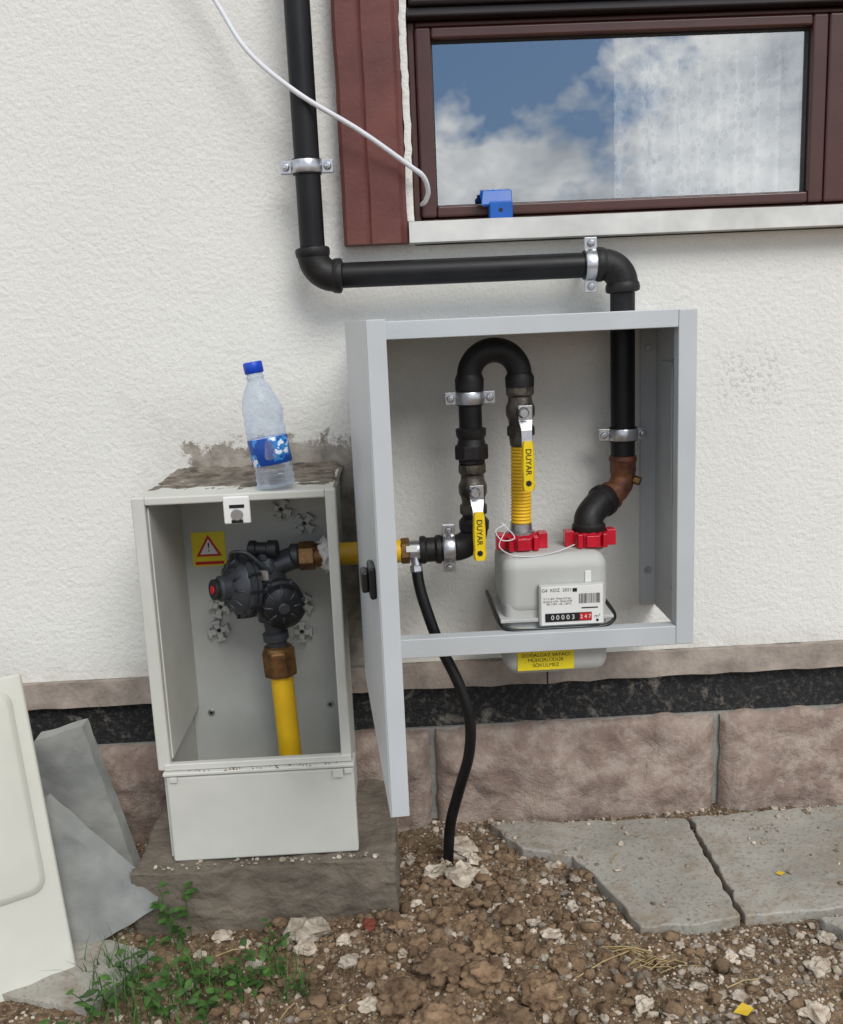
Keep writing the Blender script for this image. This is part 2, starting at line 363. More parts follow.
# ------------------------------------------------------------------ gas pipe (riser)
def elbow(nm,c,r,u,v,a0,a1,par,mat=castblk,rad=.026,col=True):
    pts=arc(c,r,u,v,a0,a1); sweep(nm,pts,rad,mat,par,seg=28)
    if col:
        for k,(p,q) in enumerate(((pts[0],pts[1]),(pts[-1],pts[-2]))):
            d=(p-q).normalized(); lathe(nm+"_bead_%d"%k,p-d*.006,p+d*.012,[(0,rad-.001),(.004,rad+.002),(.012,rad+.0028),(.016,rad+.0015),(.018,rad-.004)],mat,par)
def clamp(nm,c,axis,rad,par,wall=True,earlen=.02):
    c=Vector(c); a=Vector(axis); e=Vector((1,0,0)) if abs(a.z)>.5 else Vector((0,0,1))
    lathe(nm+"_band",c-a*.010,c+a*.010,[(0,rad),(.0005,rad+.003),(.003,rad+.0042),(.017,rad+.0042),(.0195,rad+.003),(.020,rad)],chrome,par)
    lathe(nm+"_rubber",c-a*.0125,c+a*.0125,[(0,rad-.001),(.001,rad+.0018),(.024,rad+.0018),(.025,rad-.001)],rubber,par)
    for s in (-1,1):
        for dy,th in ((-.0045,.003),(.0015,.003)):
            bm=bmesh.new(); p=c+e*s*(rad+.002); q=c+e*s*(rad+earlen)
            lo=Vector((min(p.x,q.x),c.y+dy,min(p.z,q.z)));hi=Vector((max(p.x,q.x),c.y+dy+th,max(p.z,q.z)))
            lo-=Vector((abs(a.x),0,abs(a.z)))*.010; hi+=Vector((abs(a.x),0,abs(a.z)))*.010
            add_box(bm,lo.x,hi.x,lo.y,hi.y,lo.z,hi.z); fin(nm+"_ear",bm,chrome,par,bevel=.001)
        k=c+e*s*(rad+earlen*.58)
        cyl(nm+"_bolt",k+Vector((0,-.012,0)),k+Vector((0,.012,0)),.0028,chrome,par,seg=14)
        lathe(nm+"_bolt_head",k+Vector((0,-.0048,0)),k+Vector((0,-.012,0)),[(0,.006),(.003,.006),(.0055,.0045),(.006,.002)],chrome,par,seg=20)
    if wall: cyl(nm+"_stud",(c.x,c.y+rad,c.z),(c.x,.01,c.z),.004,chrome,par,seg=14)
riser=empty("black_gas_pipe")
PY=-.065; X1=-.1135; Z1=.998; X2=.383
cyl("riser_up",(X1,PY,Z1+.045),(X1-.003,PY,2.9),.0200,black,riser)
elbow("elbow_low",(X1+.034,PY,Z1+.034),.034,(-1,0,0),(0,0,-1),0,90,riser,rad=.025)
cyl("run_horizontal",(X1+.045,PY,Z1),(X2-.045,PY,Z1),.0200,black,riser)
elbow("elbow_right",(X2-.034,PY,Z1-.034),.034,(0,0,1),(1,0,0),0,90,riser,rad=.025)
cyl("drop",(X2,PY,Z1-.045),(X2,PY,.685),.0200,black,riser)
clamp("clamp_a",(X1-.001,PY,1.165),(0,0,1),.021,riser)
clamp("clamp_b",(X2-.052,PY,Z1),(1,0,0),.021,riser,earlen=.022)
clamp("clamp_c",(X2,PY,.722),(0,0,1),.021,riser)
lathe("socket",(X2,PY,.686),(X2,PY,.652),[(0,.020),(.001,.0225),(.007,.0235),(.011,.0215),(.026,.0215),(.034,.020)],copper,riser)
sweep("bronze_elbow",[(X2,PY,.660),(X2,PY,.650),(X2-.004,PY-.004,.638),(X2-.014,PY-.012,.628),(X2-.026,PY-.02,.621)],.0200,copper,riser,seg=26)
lathe("bronze_ring",(X2-.022,PY-.016,.623),(X2-.034,PY-.023,.618),[(0,.020),(.001,.0240),(.008,.0240),(.010,.021)],copper,riser)
hexn("plug_hex",(X2+.014,PY-.012,.647),(X2+.026,PY-.018,.643),.0075,brass,riser)
mp_=smoothpts([(X2-.032,PY-.022,.619),(X2-.048,PY-.036,.613),(.314,-.118,.594),(.312,-.125,.568)],10)
sweep("meter_elbow",mp_,.0235,castblk,riser,seg=28)
lathe("meter_elbow_bead_a",mp_[2],mp_[10],[(0,.023),(.003,.0275),(.012,.0275),(.016,.023)],castblk,riser)
lathe("meter_elbow_bead_b",(.312,-.125,.588),(.312,-.125,.566),[(0,.023),(.004,.027),(.014,.0275),(.022,.023)],castblk,riser)

# ------------------------------------------------------------------ inlet pipework
inl=empty("gas_inlet_pipe")
IY=-.13; IZ=.556; VX=.124; VX2=.2035
cyl("yellow_run",(-.112,IY,IZ),(.004,IY,IZ),.0185,yelpipe,inl)
hexn("nickel_nut_a",(.003,IY,IZ),(.018,IY,IZ),.021,brass,inl)
cyl("tap_body",(.016,IY,IZ),(.036,IY,IZ),.0165,chrome,inl)
cyl("tap_branch",(.026,IY-.004,IZ),(.028,IY-.012,IZ-.034),.0075,chrome,inl,seg=20)
hexn("tap_nut",(.027,IY-.010,IZ-.022),(.028,IY-.012,IZ-.034),.0105,chrome,inl)
box("tap_tag",.012,.030,IY-.0195,IY-.0185,IZ+.002,IZ+.012,white,inl,.0003)
lathe("coupling",(.034,IY,IZ),(.07,IY,IZ),[(0,.019),(.001,.0225),(.008,.023),(.012,.020),(.024,.020),(.028,.0235),(.035,.0235),(.036,.02)],castblk,inl)
cyl("nipple",(.068,IY,IZ),(.09,IY,IZ),.0185,black,inl)
clamp("clamp_d",(.082,IY,IZ+.001),(1,0,0),.0195,inl)
pts=arc((.092,IY,IZ+.034),.033,(0,0,-1),(1,0,0),0,90)
sweep("elbow_up",pts,.0215,castblk,inl,seg=28)
lathe("elbow_up_bead",(VX,IY,.584),(VX,IY,.606),[(0,.021),(.003,.0240),(.016,.0245),(.022,.02)],castblk,inl)
def valve(nm,x,z0,z1,hz):
    l=z1-z0; h=l/2
    lathe(nm+"_body",(x,IY,z0),(x,IY,z1),[(0,.018),(.001,.0215),(.014,.022),(.018,.0185),(h-.014,.0195),(h-.006,.023),(h+.006,.023),(h+.014,.0195),(l-.018,.0185),(l-.014,.022),(l-.001,.0215),(l,.018)],nickel,inl,seg=32)
    for k,zz in enumerate((z0+.001,z1-.014)): hexn(nm+"_hex_%d"%k,(x,IY,zz),(x,IY,zz+.013),.0235,nickel,inl,seg=8)
    cyl(nm+"_stem",(x,IY-.018,z0+h),(x,IY-.037,z0+h),.0095,nickel,inl,seg=20)
    hexn(nm+"_stem_nut",(x,IY-.036,z0+h),(x,IY-.046,z0+h),.0085,chrome,inl)
    bm=bmesh.new()
    prof=[(-.034,z0+h+.011),(-.034,z0+h-.012),(-.044,z0+h-.026),(-.046,hz+.045)]
    ww=[.011,.011,.0085,.0085]
    rows=[]
    for (dy,zz),q in zip(prof,ww):
        rows.append([bm.verts.new((x+s*q+.003,IY+dy+t,zz)) for s,t in ((-1,0),(1,0),(1,-.0025),(-1,-.0025))])
    for a_,b_ in zip(rows,rows[1:]):
        for k in range(4): bm.faces.new((a_[k],a_[(k+1)%4],b_[(k+1)%4],b_[k]))
    bm.faces.new(rows[0]); bm.faces.new(rows[-1]); fin(nm+"_lever",bm,chrome,inl,bevel=.0008)
    bm=bmesh.new(); rows=[]
    for k in range(15):
        t=k/14; zz=hz+.052-t*.078; q=.0088+.0012*math.sin(t*math.pi)+.0012*(t>.85); 
        if k in(0,14): q*=.8
        rows.append([bm.verts.new((x+.004+a*q,IY-.047+bb,zz)) for a,bb in ((-1,-.001),(-.75,-.0045),(.75,-.0045),(1,-.001),(1,.002),(.7,.004),(-.7,.004),(-1,.002))])
    for a_,b_ in zip(rows,rows[1:]):
        for k in range(8): bm.faces.new((a_[k],a_[(k+1)%8],b_[(k+1)%8],b_[k]))
    bm.faces.new(rows[0]); bm.faces.new(rows[-1]); fin(nm+"_sleeve",bm,yelh,inl,smooth=True,autos=True)
    text(nm+"_text","DUYAR",(x+.004,IY-.0522,hz+.020),.0125,ink,inl,rotz=math.radians(-90))
    hexn(nm+"_mark",(x+.004,IY-.051,hz-.014),(x+.004,IY-.0522,hz-.014),.005,ink,inl)
cyl("riser_a",(VX,IY,.60),(VX,IY,.622),.0185,black,inl)
valve("valve_a",VX,.612,.694,.572)
hexn("union_low",(VX,IY,.694),(VX,IY,.704),.0225,castblk,inl,seg=8)
hexn("union_nut",(VX,IY,.702),(VX,IY,.724),.0285,castblk,inl,seg=8)
lathe("union_top",(VX,IY,.722),(VX,IY,.752),[(0,.024),(.004,.0225),(.012,.021),(.018,.024),(.028,.0245),(.030,.019)],castblk,inl)
cyl("riser_b",(VX,IY,.745),(VX,IY,.81),.0185,black,inl)
clamp("clamp_e",(VX,IY,.799),(0,0,1),.0195,inl)
UC=(VX+VX2)/2; UR=(VX2-VX)/2
lathe("ubend_bead_a",(VX,IY,.808),(VX,IY,.836),[(0,.0195),(.003,.0225),(.02,.023),(.028,.020)],castblk,inl)
sweep("ubend",arc((UC,IY,.832),UR,(-1,0,0),(0,0,1),0,180,n=30),.0195,castblk,inl,seg=28)
lathe("ubend_bead_b",(VX2,IY,.834),(VX2,IY,.810),[(0,.020),(.006,.023),(.021,.0225),(.024,.0195)],castblk,inl)
valve("valve_b",VX2,.735,.815,.680)
lathe("hose_ferrule_top",(VX2,IY,.737),(VX2,IY,.718),[(0,.018),(.002,.019),(.017,.0175),(.019,.015)],nickel,inl)
prof=[]
for k in range(0,241):
    t=.145*k/240; prof.append((t,.0160+.0009*math.sin(k*2*math.pi/9)))
lathe("corrugated_hose",(VX2,IY,.722),(VX2-.003,IY,.577),prof,yelpipe,inl,seg=28,autos=False)
lathe("hose_ferrule_low",(VX2-.003,IY,.594),(VX2-.003,IY,.565),[(0,.015),(.001,.0175),(.012,.018),(.014,.021),(.028,.021),(.029,.018)],chrome,inl)

# ------------------------------------------------------------------ gas meter
meter=empty("gas_meter")
bm=bmesh.new(); add_box(bm,.162,.331,-.188,-.045,.449,.551); fin("upper_case",bm,metm,meter,bevel=.024,seg=6)
bm=bmesh.new(); add_box(bm,.162,.331,-.188,-.045,.350,.447); fin("lower_case",bm,metm,meter,bevel=.024,seg=6)
bm=bmesh.new(); add_box(bm,.165,.328,-.185,-.048,.42,.48); fin("waist",bm,metm,meter,bevel=.012,seg=4)
bm=bmesh.new(); add_box(bm,.156,.337,-.1945,-.040,.4445,.4505); fin("seam_flange",bm,metm,meter,bevel=.0015)
rod=smoothpts([(.152,-.02,.448),(.151,-.10,.449),(.154,-.18,.445),(.167,-.202,.437),(.21,-.205,.434),(.25,-.205,.4335),(.30,-.205,.434),(.328,-.200,.438),(.341,-.18,.446),(.342,-.1,.449),(.341,-.02,.449)],8)
sweep("bracket_rod",rod,.0032,blackp,meter,seg=12)
for k,x in enumerate((.2005,.312)):
    lathe("port_%d"%k,(x,-.126,.546),(x,-.126,.566),[(0,.024),(.004,.022),(.020,.021)],chrome,meter)
    bm=bmesh.new()
    seg=48; pr=[(0,.026),(.001,.0300),(.022,.0300),(.024,.027),(.027,.023)]
    m_=Matrix.Translation((x,-.126,.550)); rings=[]
    for t,r in pr:
        rings.append([bm.verts.new(m_@Vector(((r+(.0014 if i%4<2 else 0))*math.cos(2*math.pi*i/seg),(r+(.0014 if i%4<2 else 0))*math.sin(2*math.pi*i/seg),t))) for i in range(seg)])
    for a_,b_ in zip(rings,rings[1:]):
        for i in range(seg): bm.faces.new((a_[i],a_[(i+1)%seg],b_[(i+1)%seg],b_[i]))
    bm.faces.new(rings[0]); bm.faces.new(rings[-1])
    for s in (-1,1):
        add_box(bm,x+s*.034-.0075,x+s*.034+.0075,-.140,-.118,.551,.577)
        add_box(bm,x+s*.020-.004,x+s*.020+.004,-.160,-.146,.552,.575)
    add_box(bm,x-.011,x+.011,-.163,-.150,.554,.573)
    fin("red_seal_nut_%d"%k,bm,redp,meter,bevel=.0015)
box("index_box",.217,.321,-.2,-.188,.4375,.506,metm,meter,.003,3)
box("index_plate",.220,.318,-.2012,-.1995,.440,.503,white,meter,.0005)
box("register_window",.226,.300,-.2022,-.2010,.4455,.4595,ink,meter,.0005)
box("register_red",.2805,.2995,-.2026,-.2018,.4465,.4585,redk,meter,.0003)
text("digits","0 0 0 0 3",(.254,-.2025,.4525),.0105,white,meter)
text("digits_red","2 4 7",(.290,-.2028,.4525),.0085,white,meter)
text("unit","m\u00b3",(.309,-.2013,.452),.009,ink,meter)
text("type_text","G4  KDZ  2021",(.245,-.2014,.497),.0075,ink,meter)
text("spec_text","V 1.2 dm\u00b3  Pmax 0.5 bar\nQmax 6 m\u00b3/h  Qmin 0.04\n    EN 1359  -25...+55\u00b0C",(.246,-.2014,.479),.0045,ink,meter)
bm=bmesh.new(); x=.280
while x<.314:
    wd=random.choice((.0005,.0007,.001)); add_box(bm,x,x+wd,-.2016,-.2011,.474,.490); x+=wd+random.choice((.0006,.001,.0013))
fin("barcode",bm,ink,meter)
bm=bmesh.new(); add_box(bm,.270,.277,-.2016,-.2011,.4935,.4995); add_box(bm,.284,.310,-.2016,-.2011,.4655,.4675); fin("label_marks",bm,ink,meter)
cyl("index_screw",(.309,-.2,.4455),(.309,-.2025,.4455),.0022,blackp,meter,seg=16)
box("yellow_sticker",.182,.273,-.1892,-.1875,.362,.394,yelst,meter,0)
text("sticker_text","DO\u011eALGAZ SAYACI\nM\u00dcH\u00dcRL\u00dcD\u00dcR\nS\u00d6K\u00dcLMEZ",(.2275,-.1894,.3785),.0085,ink,meter)
sweep("seal_wire",smoothpts([(.17,-.16,.585),(.16,-.17,.565),(.18,-.18,.552),(.215,-.178,.548),(.25,-.175,.553),(.28,-.17,.562)],8),.0008,whitec,meter,seg=6)
sweep("seal_wire_b",smoothpts([(.172,-.165,.60),(.155,-.168,.59),(.165,-.172,.575),(.185,-.168,.578),(.165,-.165,.602)],8),.0009,whitec,meter,seg=6)
box("seal_tag",.292,.302,-.19,-.186,.505,.523,white,meter,.0008)

# ------------------------------------------------------------------ meter cabinet
cab=empty("meter_cabinet")
cx0,cx1,cz0,cz1,cf=-.046,.456,.405,.922,-.22
t=.0016
box("side_right",cx1-t,cx1,cf,-.001,cz0,cz1,cabm,cab,0)
box("side_left",cx0,cx0+t,cf,-.001,cz0,cz1,cabm,cab,0)
box("top",cx0+t,cx1-t,cf,-.001,cz1-t,cz1,cabm,cab,0)
box("bottom_front_strip",cx0+t,cx1-t,cf,cf+.022,cz0,cz0+t,cabm,cab,0)
d=.024
box("front_right",cx1-.027,cx1+.0008,cf-.001,cf+d,cz0,cz1,cabm,cab,.0015)
box("front_left",cx0-.0008,cx0+.040,cf-.001,cf+d,cz0,cz1,cabm,cab,.0015)
box("front_top",cx0+.040,cx1-.027,cf-.0006,cf+d,cz1-.026,cz1+.0008,cabm,cab,.0015)
box("front_bottom",cx0+.040,cx1-.027,cf-.0006,cf+d,cz0-.0008,cz0+.030,cabm,cab,.0015)
box("back_flange_right",cx1-.028,cx1-.0016,-.006,-.0015,cz0,cz1-.002,cabm,cab,0)
box("bracket_plate",cx1-.0044,cx1-.0018,-.11,-.05,.60,.84,cabm,cab,.0008)
for zz in (.47,.84): cyl("rivet_%d"%int(zz*100),(cx1-.0012,-.12,zz),(cx1-.006,-.12,zz),.006,chrome,cab,seg=18)
for k,zz in enumerate((.47,.86)):
    cyl("flange_screw_%d"%k,(cx1-.015,-.006,zz),(cx1-.015,-.010,zz),.006,chrome,cab,seg=18)
hinge=Vector((-.052,-.222,0)); fr_=Vector((-.0125,-.682,0)); dv=(fr_-hinge); ang=math.atan2(dv.x,-dv.y); Ld=dv.length
Md=Matrix.Translation(hinge)@Matrix.Rotation(ang,4,'Z')
za,zb=.389,.924
def dbox(nm,x0,x1,y0,y1,z0,z1,mat=cabm,bev=.0012): return box(nm,x0,x1,y0,y1,z0,z1,mat,cab,bev,2,mtx=Md)
dbox("door_skin",-.0105,-.009,-Ld,0,za,zb)
dbox("door_edge_free",-.009,.0105,-Ld,-Ld+.0015,za,zb)
dbox("door_edge_hinge",-.009,.0105,-.0015,0,za,zb)
dbox("door_edge_top",-.009,.0103,-Ld+.0015,-.0015,zb-.0015,zb-.0002)
dbox("door_edge_bottom",-.009,.0103,-Ld+.0015,-.0015,za+.0002,za+.0015)
dbox("door_return_free",.009,.0105,-Ld+.0016,-Ld+.016,za+.002,zb-.002)
dbox("door_return_hinge",.009,.0105,-.016,-.0016,za+.002,zb-.002)
dbox("latch_plate",-.018,-.0106,-Ld+.030,-Ld+.072,.628,.664,blackp,.003)
dbox("latch_knob",-.026,-.0178,-Ld+.038,-Ld+.066,.634,.658,blackp,.003)
dbox("latch_cam",-.009,.004,-Ld+.042,-Ld+.052,.64,.66,chrome,.001)
for k,zz in enumerate((.47,.86)): cyl("hinge_%d"%k,(-.054,-.229,zz-.02),(-.054,-.229,zz+.02),.005,cabm,cab,seg=16)

# ------------------------------------------------------------------ regulator box
rb=empty("gas_regulator_box")
bx0,bx1,bz0,bz1,bf,bk=-.389,-.089,.104,.685,-.25,-.03
tk=.006
box("side_l",bx0+.006,bx0+.006+tk,bf+.004,bk,bz0,bz1-.003,boxm,rb,.001)
box("side_r",bx1-.006-tk,bx1-.006,bf+.004,bk,bz0,bz1-.003,boxm,rb,.001)
box("top_shell",bx0+.004,bx1-.004,bf+.003,bk,bz1-.008,bz1-.001,boxm,rb,.002)
box("base_shell",bx0+.012,bx1-.012,bf+.004,bk,bz0,bz0+.006,boxm,rb,.001)
box("back",bx0+.012,bx1-.012,bk-.006,bk,bz0+.006,bz1-.008,boxin,rb,.001)
box("rim_l",bx0,bx0+.020,bf-.004,bf+.012,bz0+.15,bz1,boxm,rb,.003,3)
box("rim_r",bx1-.016,bx1,bf-.004,bf+.012,bz0+.15,bz1,boxm,rb,.003,3)
box("rim_t",bx0+.0195,bx1-.0155,bf-.0036,bf+.012,bz1-.013,bz1-.0004,boxm,rb,.003,3)
box("rim_inner_l",bx0+.0202,bx0+.023,bf+.006,bk-.006,.27,bz1-.016,boxm,rb,.001)
box("apron",bx0+.012,bx1+.003,bf-.010,bf+.010,bz0-.002,.246,boxm,rb,.004,3)
box("apron_lip",bx0+.008,bx1+.004,bf-.013,bf+.030,.2475,.2535,boxm,rb,.002)
box("apron_lip2",bx0+.010,bx1,bf-.006,bf+.006,.254,.265,boxm,rb,.002)
box("apron_lug",bx1-.03,bx1-.014,bf-.0145,bf-.0125,.232,.2465,boxm,rb,.001)
for k,xx in enumerate((bx0+.018,bx1-.012)): box("apron_tab_%d"%k,xx,xx+.012,bf-.014,bf-.0095,.238,.2465,boxm,rb,.001)
box("lock_plate",-.254,-.215,bf-.009,bf-.004,.640,.681,white,rb,.003,3)
box("lock_slot",-.245,-.223,bf-.0105,bf-.0085,.664,.669,blackp,rb,.0008)
cyl("lock_disc",(-.2345,bf-.0085,.654),(-.2345,bf-.0115,.654),.009,chrome,rb,seg=24)
box("lock_dark",-.243,-.226,bf-.0112,bf-.0088,.6415,.6465,blackp,rb,.0006)
def boss(nm,x,z,r=.018,rot=.4):
    bm=bmesh.new()
    for k in range(4):
        mm=Matrix.Translation((x,0,z))@Matrix.Rotation(rot+k*math.pi/2,4,'Y')
        add_box(bm,r*.25,r,bk-.018,bk-.006,-r*.26,r*.26,mm)
        add_box(bm,r*.75,r*1.02,bk-.020,bk-.006,-r*.42,r*.42,mm)
    fin(nm,bm,boxin,rb,bevel=.0008); cyl(nm+"_c",(x,bk-.006,z),(x,bk-.014,z),r*.42,boxin,rb,seg=20)
    cyl(nm+"_h",(x,bk-.0135,z),(x,bk-.0145,z),r*.2,ink,rb,seg=14)
for k,(x,z) in enumerate(((-.196,.618),(-.158,.592),(-.155,.535),(-.318,.410),(-.175,.400),(-.312,.452),(-.17,.45))): boss("boss_%d"%k,x,z,rot=.4+k*.3)
for k,(x,z) in enumerate(((-.345,.258),(-.135,.262))):
    cyl("screw_%d"%k,(x,bk-.006,z),(x,bk-.010,z),.006,chrome,rb,seg=18); cyl("screw_slot_%d"%k,(x,bk-.0095,z),(x,bk-.0108,z),.0025,ink,rb,seg=10)
sy=bk-.0068
box("warning_sticker",-.353,-.296,sy-.0006,sy,.524,.584,yelst,rb,0)
def tri(nm,cx,cz,r,y,mat):
    bm=bmesh.new(); bm.faces.new([bm.verts.new((cx+r*math.sin(a),y,cz+r*math.cos(a))) for a in (0,2.0944,4.18879)]); fin(nm,bm,mat,rb)
tri("warning_red",-.3245,.554,.0255,sy-.0009,redk); tri("warning_white",-.3245,.554,.0175,sy-.0012,white)
text("warning_mark","!",(-.3245,sy-.0016,.557),.022,ink,rb)
box("warning_line",-.349,-.30,sy-.0011,sy-.0005,.527,.5325,redk,rb,0)
bm=bmesh.new()
for _ in range(60):
    r_=random.uniform(.0005,.0013); m_=Matrix.Translation((random.uniform(bx0+.02,bx1-.01),bf-.0135+random.uniform(0,.012),.2535+r_*.4))@Matrix.Diagonal((r_*1.4,r_,r_,1)); bmesh.ops.create_icosphere(bm,subdivisions=1,radius=1,matrix=m_)
fin("dirt_crumbs",bm,clodm,rb)
# thin mortar smear lying on the box top, feathering out
bm=bmesh.new(); nxm,nym=120,80; gr=[]
for j in range(nym+1):
    row=[]
    for k in range(nxm+1):
        X=-.385+.296*k/nxm; Y=.002-.238*j/nym
        e_=noise.fractal(Vector((X*24,Y*24,4)),.8,2,5)
        cov=1.1-max(0,(-.15-Y))/.06+e_*.8
        cov=min(cov,(X+.383)/.010+e_*.4,(-.092-X)/.008+e_*.4); f_=max(0,min(1,cov))
        Z=.6822+f_*(.0035+.0013*noise.noise(Vector((X*60,Y*60,1)))+.0008*noise.noise(Vector((X*160,Y*160,2)))+.010*max(0,1+Y/.022)*(.5+.5*noise.noise(Vector((X*30,7,2)))))
        row.append(bm.verts.new((X,Y,Z)))
    gr.append(row)
for a_,b_ in zip(gr,gr[1:]):
    for k in range(nxm): bm.faces.new((a_[k],a_[k+1],b_[k+1],b_[k]))
mortp=M("packing_mortar",(74,66,57),.95,0,.1,34,1,200,c2=(138,128,115),bd=.002)
fin("mortar_packing",bm,mortp,house,smooth=True)

# ------------------------------------------------------------------ regulator
rg=empty("gas_pressure_regulator")
RY=-.150
A=Vector((-.80,-.56,.06)).normalized(); c0=Vector((-.228,RY+.005,.518))
lathe("main_housing",c0,c0+A*.1,[(0,.022),(.010,.030),(.018,.045),(.020,.0525),(.026,.0525),(.0265,.0500),(.0285,.0500),(.029,.0525),(.035,.0525),(.037,.046),(.046,.041),(.053,.028),(.056,.021),(.068,.0205),(.072,.017)],regm,rg,seg=48)
c1=c0+A*.027
u=A.cross(Vector((0,0,1))).normalized(); v=A.cross(u)
for k in range(12):
    a=2*math.pi*k/12; p=c1+(u*math.cos(a)+v*math.sin(a))*.0500
    hexn("flange_bolt_%d"%k,p-A*.009,p+A*.012,.0040,regd,rg)
for k in range(10):
    a=2*math.pi*k/10; dr=(u*math.cos(a)+v*math.sin(a)); sweep("rib_%d"%k,[c0+A*.036+dr*.043,c0+A*.046+dr*.039,c0+A*.054+dr*.026],.0022,regm,rg,seg=8)
cyl("hub_cap",c0+A*.071,c0+A*.080,.0165,regd,rg)
cyl("hub_tip",c0+A*.0795,c0+A*.0815,.0065,redk,rg)
lathe("valve_body",(-.212,RY,.455),(-.212,RY,.575),[(0,.016),(.002,.020),(.02,.021),(.03,.027),(.06,.031),(.085,.028),(.10,.020),(.112,.019),(.118,.014)],regm,rg,seg=36)
cyl("cross_arm",(-.245,RY,.530),(-.17,RY,.556),.0165,regm,rg)
B=Vector((.28,-.93,-.12)).normalized(); c2=Vector((-.198,RY-.004,.498))
lathe("front_housing",c2,c2+B*.1,[(0,.022),(.012,.030),(.016,.0365),(.021,.0365),(.0215,.0350),(.023,.0350),(.0235,.0365),(.028,.0365),(.030,.032),(.044,.029),(.050,.019),(.052,.012)],regd,rg,seg=40)
u=B.cross(Vector((0,0,1))).normalized(); v=B.cross(u)
for k in range(6):
    a=2*math.pi*k/6; p=c2+B*.022+(u*math.cos(a)+v*math.sin(a))*.035; hexn("front_bolt_%d"%k,p-B*.006,p+B*.009,.004,regm,rg)
for k in range(8):
    a=2*math.pi*k/8; dr=(u*math.cos(a)+v*math.sin(a)); sweep("front_rib_%d"%k,[c2+B*.030+dr*.031,c2+B*.045+dr*.028,c2+B*.051+dr*.016],.0018,regm,rg,seg=8)
cyl("front_button",c2+B*.050,c2+B*.058,.009,regm,rg)
lathe("lower_housing",(-.19,RY-.005,.48),(-.175,RY-.03,.448),[(0,.02),(.01,.029),(.022,.029),(.03,.02),(.034,.01)],regd,rg)
lathe("top_knob",(-.238,RY-.01,.579),(-.190,RY-.014,.577),[(0,.010),(.002,.0135),(.012,.0135),(.014,.011),(.030,.011),(.032,.0145),(.046,.0145),(.048,.011)],regd,rg,seg=28)
cyl("top_knob_neck",(-.214,RY-.01,.56),(-.214,RY-.01,.578),.011,regm,rg)
cyl("impulse_tube_boss",(-.245,RY-.02,.545),(-.262,RY-.034,.568),.008,regm,rg)
sweep("impulse_tube",smoothpts([(-.262,RY-.034,.566),(-.258,RY-.045,.582),(-.235,RY-.045,.580),(-.215,RY-.04,.560),(-.200,RY-.035,.545)],6),.0028,regm,rg,seg=8)
box("data_plate",-.226,-.206,RY-.034,-.176,.532,.548,chrome,rg,.0005)
lathe("outlet_flange",(-.178,IY,.556),(-.160,IY,.556),[(0,.017),(.003,.021),(.014,.021),(.018,.017)],regm,rg)
sweep("outlet_bend",[(-.205,RY,.548),(-.19,RY+.006,.554),(-.175,IY,.556),(-.165,IY,.556)],.0155,regm,rg)
hexn("outlet_union",(-.162,IY,.556),(-.136,IY,.556),.0235,brass,rg)
lathe("outlet_union_ring",(-.137,IY,.556),(-.122,IY,.556),[(0,.018),(.003,.0195),(.012,.0195),(.015,.017)],brass,rg)
bm=bmesh.new(); bmesh.ops.create_icosphere(bm,subdivisions=4,radius=1)
for v in bm.verts:
    n_=v.co.copy(); k=1+.32*noise.noise(n_*2.6)+.18*noise.noise(n_*7)
    v.co=Vector((-.114+n_.x*.019*k,IY+n_.y*.025*k,.557+n_.z*.028*k))
fin("sealant_blob",bm,sealm,rg,smooth=True)
lathe("inlet_neck",(-.209,RY,.462),(-.204,RY,.405),[(0,.020),(.004,.0165),(.022,.0155),(.026,.021),(.038,.021),(.040,.017),(.057,.016)],regm,rg)
lathe("inlet_silver",(-.207,RY,.437),(-.206,RY,.425),[(0,.017),(.002,.0185),(.010,.0185),(.012,.017)],chrome,rg)
hexn("inlet_union",(-.204,RY,.406),(-.202,RY,.364),.0280,brass,rg,seg=8)
lathe("inlet_union_top",(-.204,RY,.414),(-.204,RY,.403),[(0,.018),(.002,.0225),(.010,.0245),(.011,.02)],brass,rg)
cyl("inlet_yellow_pipe",(-.202,RY,.376),(-.193,RY,.11),.0185,yelpipe,rg)

# ------------------------------------------------------------------ concrete footing
def rough_box(name,x0,x1,y0,y1,z0,z1,mat,amp,cuts=26,par=None):
    bm=bmesh.new(); add_box(bm,x0,x1,y0,y1,z0,z1)
    bmesh.ops.subdivide_edges(bm,edges=bm.edges[:],cuts=cuts,use_grid_fill=True)
    bm.normal_update()
    for v in bm.verts:
        q=v.co*12; v.co+=Vector((noise.noise(q),noise.noise(q+Vector((5,1,2))),noise.noise(q+Vector((9,4,7)))))*amp+v.normal*amp*.6*noise.fractal(v.co*40,1,2,4)
    return fin(name,bm,mat,par,smooth=True)
rough_box("concrete_footing",-.436,-.028,-.288,.02,-.05,.101,conc,.007,56)

